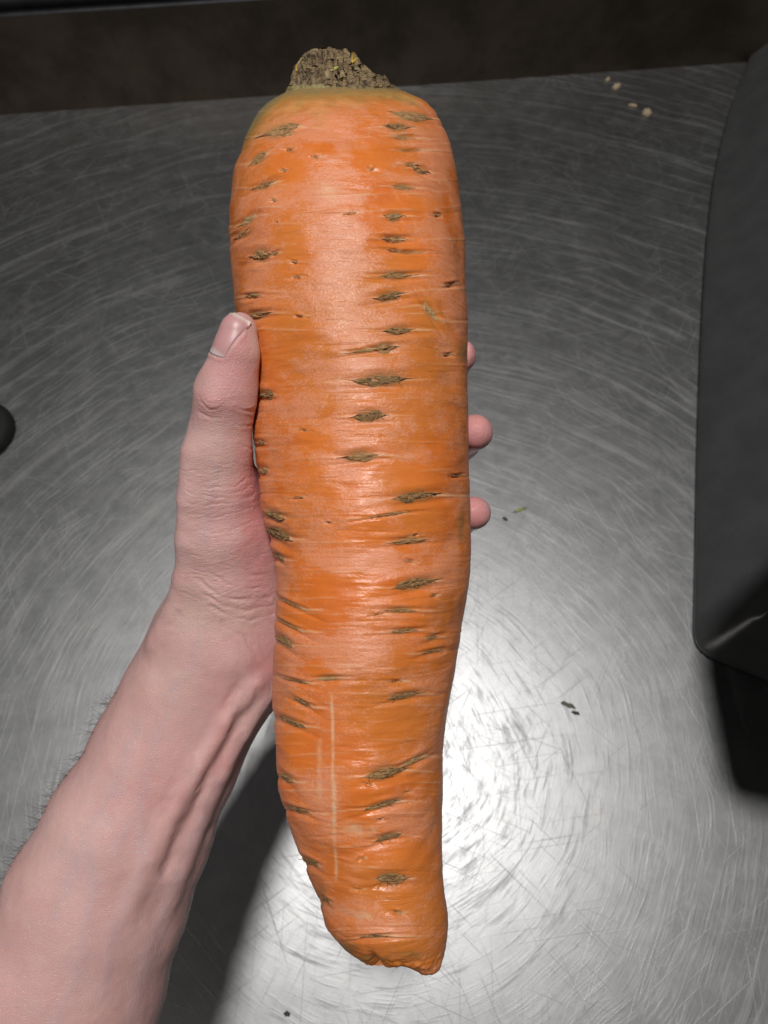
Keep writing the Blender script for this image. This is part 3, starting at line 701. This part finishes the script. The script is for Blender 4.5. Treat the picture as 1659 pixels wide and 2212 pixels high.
HPX, HPY = HPX0 + 1.0 * WX, HPY0 + 1.0 * WY
for poly, wd in [([(300,1560),(260,1680),(190,1800),(120,1980)],7),([(190,1800),(200,1920),(170,2080),(120,2212)],7),([(380,1480),(330,1620),(300,1740),(240,1850)],6),([(440,1350),(420,1430),(380,1480)],5),
                 ([(300,1740),(310,1860),(250,2000),(220,2150)],8),([(440,1180),(450,1080),(470,1010)],5),([(470,1690),(400,1850),(330,2040),(280,2212)],8)]:
    vein = np.maximum(vein, np.exp(-(pdist(poly) / (wd * 1.7)) ** 2))
HPX, HPY = HPX0, HPY0
hd += vein * facing * .00016
# nail bed
nc_ = pt(497, 727, .2775); along = pt(518, 684, .2845) - pt(486, 764, .287); along /= np.linalg.norm(along)
nn0 = np.array([-.62, .02, .78]); nn0 -= along * (nn0 @ along); nn0 /= np.linalg.norm(nn0); lat = np.cross(along, nn0)
NW, NL = .0075, .0093
c0 = pt(499, 727, .287)
rel = V - c0; nu_ = rel @ lat / NW; nv2 = rel @ along / NL; nd_ = rel @ nn0
near = (np.abs(nu_) < 2) & (np.abs(nv2) < 2) & (nd_ > 0)
rr = (np.abs(nu_) ** 4 + np.abs(nv2) ** 4) ** .25
hd += near * (-.0005 * (1 - sm(.75, .98, rr)) + .0004 * np.exp(-((rr - 1.1) / .10) ** 2) * (nv2 < .6))
V2 = V + N_ * hd[:, None]
HC = pt(470, 1405, .350)
person = mesh_obj('person', V2 - HC, F, mat_skin(), attrs={'red': red, 'pallor': pallor, 'wrinkle': wrinkle, 'vein': vein})
tilted(person, HC)
tag(person, 'bare pale left forearm and hand, thumb upright, gripping the big carrot from behind', 'person')
# thumbnail plate
nu, nv_ = 25, 31
U, W = np.meshgrid(np.linspace(-1, 1, nu), np.linspace(-1, 1, nv_), indexing='ij')
sq = np.sqrt(1 - .5 * .30 * W ** 2 * np.where(W < 0, 1, .6)); sv_ = np.sqrt(1 - .5 * .35 * U ** 2)
st_ = c0 + (U * sq * NW)[..., None] * lat + (W * sv_ * NL)[..., None] * along + nn0 * .03
p = st_.reshape(-1, 3).copy()
for _ in range(60): p -= nn0 * np.clip(hand_sd(p), -.002, .004)[:, None] * .8
dist_n = (p - c0) @ nn0
dist_n = np.maximum(dist_n, -.001)
p = st_.reshape(-1, 3) + nn0 * (dist_n - .03)[:, None]
arch = .0002 + .0004 * (1 - np.clip((np.abs(U) ** 4 + np.abs(W) ** 4), 0, 1))
p = p + nn0 * arch.ravel()[:, None]
tipm = sm(.80, .92, W.ravel()); lun = 1 - sm(-.85, -.62, W.ravel() + .25 * U.ravel() ** 2)
tn_ = mesh_obj('thumbnail', p - HC, grid_faces(nu, nv_, False), mat_nail(), person, attrs={'tip': tipm, 'lunula': lun})
md = tn_.modifiers.new('thickness', 'SOLIDIFY'); md.thickness = .0004; md.offset = 0
# fine dark hairs along the outer forearm
hv, hf, tot = [], [], 0
cand = np.where((facing > .02) & (facing < .97) & (HPY > 1480) & (HPX + (HPY - 1400) * .62 < 470) & (HPX > -60))[0]
rnd3 = random.Random(5)
for k in range(230):
    i = int(cand[rnd3.randrange(len(cand))]); p0 = V2[i]; n0 = N_[i]
    dr = np.array([-.6 + rnd3.uniform(-.4, .5), -.35 + rnd3.uniform(-.6, .9), .1]); dr /= np.linalg.norm(dr); ln = rnd3.uniform(.004, .009)
    p1 = p0 + n0 * ln * .35 + dr * ln * .3; p2 = p0 + n0 * ln * rnd3.uniform(.15, .5) + dr * ln
    a_, b_ = hair_tube(p0, p1, p2, .00007, 7); hv.append(a_); hf.append(b_ + tot); tot += len(a_)
ah = mesh_obj('arm_hair', np.concatenate(hv) - HC, np.concatenate(hf), mat_plain('dark_hair', (.06, .04, .03), .5), person)
tag(ah, kind='stuff')

# ------------------------------------------------------------------ dark tub at the right
corner = [floor_pt(x, y)[:2] for x, y in ((1494, 1385), (1493, 1250), (1497, 1000), (1507, 700), (1522, 480), (1545, 330), (1590, 180), (1662, 20))]
fr1 = floor_pt(1665, 1484)[:2]; fr0 = floor_pt(1500, 1412)[:2]
fd = (fr1 - fr0) / np.linalg.norm(fr1 - fr0)
def smooth_poly(pts, it):
    pts = [np.array(p_) for p_ in pts]
    for _ in range(it):
        o_ = [pts[0]]
        for a, b in zip(pts[:-1], pts[1:]): o_ += [a * .75 + b * .25, a * .25 + b * .75]
        pts = o_ + [pts[-1]]
    return pts
rt = np.array([-fd[1], fd[0]])
ctl = corner[::-1][:-1] + [floor_pt(1491, 1310)[:2], floor_pt(1489.5, 1412)[:2], fr0 + fd * .040, fr0 + fd * .12, fr0 + fd * .31]
ctl += [ctl[-1] + rt * .45, corner[-1] + np.array([.32, .06])]
ctl = np.array(ctl)
def offset_ring(d_):                # mitred inset of the footprint, corners then rounded the same way at every height
    e = np.roll(ctl, -1, 0) - ctl; e /= np.linalg.norm(e, axis=1, keepdims=True); n1 = np.stack([e[:, 1], -e[:, 0]], -1)
    nx2 = np.roll(ctl, -1, 0)
    if (ctl[:, 0] * nx2[:, 1] - ctl[:, 1] * nx2[:, 0]).sum() < 0: n1 = -n1
    n0 = np.roll(n1, 1, 0); m = (n0 + n1) / (1 + (n0 * n1).sum(1, keepdims=True))
    p_ = ctl + m * d_
    for _ in range(4):
        q_ = np.roll(p_, -1, 0); p_ = np.stack([p_ * .75 + q_ * .25, p_ * .25 + q_ * .75], 1).reshape(-1, 2)
    return p_
out = offset_ring(0.0); cen = out.mean(0)
TH_ = .26
levels = [(-.012, .0010), (-.006, .0014), (-.002, .004), (-.0015, .007), (-.004, .011)] + [(-z_ * .95 + .0065, z_) for z_ in (.02, .03, .045, .06, .075, .088)] + [(-.082, .10), (-.083, .13), (-.083, .2), (-.082, TH_), (-.06, TH_ + .004), (-.058, TH_ + .016), (-.062, TH_ + .02)]
TV = np.concatenate([np.c_[offset_ring(o_), np.full(len(out), z)] for o_, z in levels])
TF = grid_faces(len(levels), len(out), True).tolist() + [[len(out) * (len(levels) - 1) + m for m in range(len(out))]]
TC = np.array([cen[0], cen[1], 0])
TUB = bpy.data.objects.new('tub', None); COL.objects.link(TUB); TUB.location = TC
tag(TUB, 'dark grey tub with rounded corner standing at the right edge', 'tub')
TM = mat_tub()
wl = mesh_obj('wall', TV - TC, TF, TM, TUB)
bt = mesh_obj('base', np.c_[offset_ring(-.0115), np.full(len(out), .0013)] - TC, [list(range(len(out)))], TM, TUB, smooth=False)

# unseen slab added to the tub to cast shadow below its front corner
hx0, hx1, hy0, hy1, hz = .274, .52, .055, .30, .262
hpts = np.array([(.40, .29), (.30, .215), (.277, .19), (.276, .10), (.277, .065), (.292, .052), (.40, .042), (.52, .035), (.52, .29)])
ring = hpts
for _ in range(3): q_ = np.roll(ring, -1, 0); ring = np.stack([ring * .75 + q_ * .25, ring * .25 + q_ * .75], 1).reshape(-1, 2)
ring = np.array(ring); rc = ring.mean(0); HVt = np.concatenate([np.c_[rc + (ring - rc) * f_, np.full(len(ring), hz + dz)] for f_, dz in ((.985, -.004), (1.0, 0.0), (1.0, .008), (.985, .012))])
hfc = grid_faces(4, len(ring), True).tolist() + [list(range(len(ring)))[::-1], [3 * len(ring) + m for m in range(len(ring))]]
mesh_obj('shadow_slab', HVt - TC, hfc, TM, TUB, smooth=False)

# ------------------------------------------------------------------ scraps lying in the sink
def scrap(name, px, py, rx, ry, ang_, h, mat, label, cat, seed):
    n = 18; c = floor_pt(px, py); k = abs(np.linalg.norm(c - CAM)) / FPX
    V = [np.array([0, 0, h])]; rr_ = np.random.RandomState(seed)
    for ring, (f, z) in enumerate(((.55, h * .95), (1.0, h * .35), (.97, .0004))):
        for m in range(n):
            a = 2 * math.pi * m / n; r_ = f * (1 + .35 * math.sin(a * 2 + seed) * .6 + .18 * math.sin(a * 5 + seed * 2))
            x = rx * k * r_ * math.cos(a); y = ry * k * r_ * math.sin(a); ca, sa = math.cos(ang_), math.sin(ang_)
            V.append(np.array([x * ca - y * sa, x * sa + y * ca, max(.0004, z + h * .25 * rr_.uniform(-1, 1)) if ring < 2 else .0004]))
    F = [[0, 1 + m, 1 + (m + 1) % n] for m in range(n)]
    for r_ in range(2): F += [[1 + r_ * n + m, 1 + r_ * n + n + m, 1 + r_ * n + n + (m + 1) % n, 1 + r_ * n + (m + 1) % n] for m in range(n)]
    o_ = mesh_obj(name, np.array(V), F, mat); o_.location = c
    return tag(o_, label, cat)
LEAF = mat_plain('grey_green_scrap', (.10, .11, .065), .6, 0, 500, .0004); DLEAF = mat_plain('dark_green_scrap', (.035, .04, .018), .5, 0, 500, .0004)
CRUMB = mat_plain('pale_crumb', (.42, .33, .22), .8, 0, 700, .0006); YEL = mat_plain('yellow_green_scrap', (.34, .36, .09), .6, 0, 500)
scrap('leaf_scrap', 1227, 1523, 13, 5.5, -.45, .0008, LEAF, 'flat grey-green leaf scrap on the steel, right of the carrot', 'food scrap', 1)
scrap('leaf_scrap', 1243, 1540, 7, 4.5, -.2, .0022, DLEAF, 'tiny dark green scrap touching the grey-green leaf scrap', 'food scrap', 2)
scrap('leaf_scrap', 1091, 1121, 5, 5, 0, .0015, DLEAF, 'tiny dark green speck on the steel beside the ring fingertip', 'food scrap', 3)
scrap('peel_scrap', 1123, 1102, 17, 3, .45, .0012, YEL, 'thin yellow-green sliver on the steel beyond the fingertips', 'food scrap', 4)
scrap('crumb', 1397, 246, 10, 7, .2, .006, CRUMB, 'pale tan crumb nearest the tub at the dark back', 'crumb', 5)
scrap('crumb', 1331, 189, 9, 6, .4, .005, CRUMB, 'larger pale crumb in the cluster at the dark back', 'crumb', 6)
scrap('crumb', 1312, 174, 5, 4, .4, .004, CRUMB, 'smallest pale crumb in the cluster, farthest back', 'crumb', 7)
scrap('crumb', 1367, 229, 7, 4, -.3, .003, CRUMB, 'flat crumb between the tan crumb and the cluster', 'crumb', 8)
scrap('crumb', 178, 198, 6, 5, .3, .004, CRUMB, 'lone pale speck at the upper left of the sink', 'crumb', 9)
scrap('pepper_flake', 620, 2190, 6, 4, .3, .0015, DLEAF, 'dark speck on the steel at the bottom, right of the forearm shadow', 'food scrap', 10)
# plain black disc cut by the left edge
sc_ = floor_pt(-42, 938); ks = np.linalg.norm(sc_ - CAM) / FPX
ss = 48; prf = [(0.0, .012), (.55, .012), (.60, .016), (.80, .016), (.93, .013), (1.0, .006), (.97, .0006)]
SV = np.array([[r_ * 66 * ks * math.cos(a), r_ * 66 * ks * math.sin(a), z] for r_, z in prf[1:] for a in np.linspace(0, 2 * math.pi, ss, endpoint=False)] + [[0, 0, .012]])
SF = grid_faces(len(prf) - 1, ss, True).tolist() + [[len(SV) - 1, m, (m + 1) % ss] for m in range(ss)]
st = mesh_obj('dark_disc', SV, SF, mat_plain('matte_black', (.006, .006, .006), .8, 0, 300)); st.location = sc_
tag(st, 'black rounded disc cut off by the left edge', 'stopper')
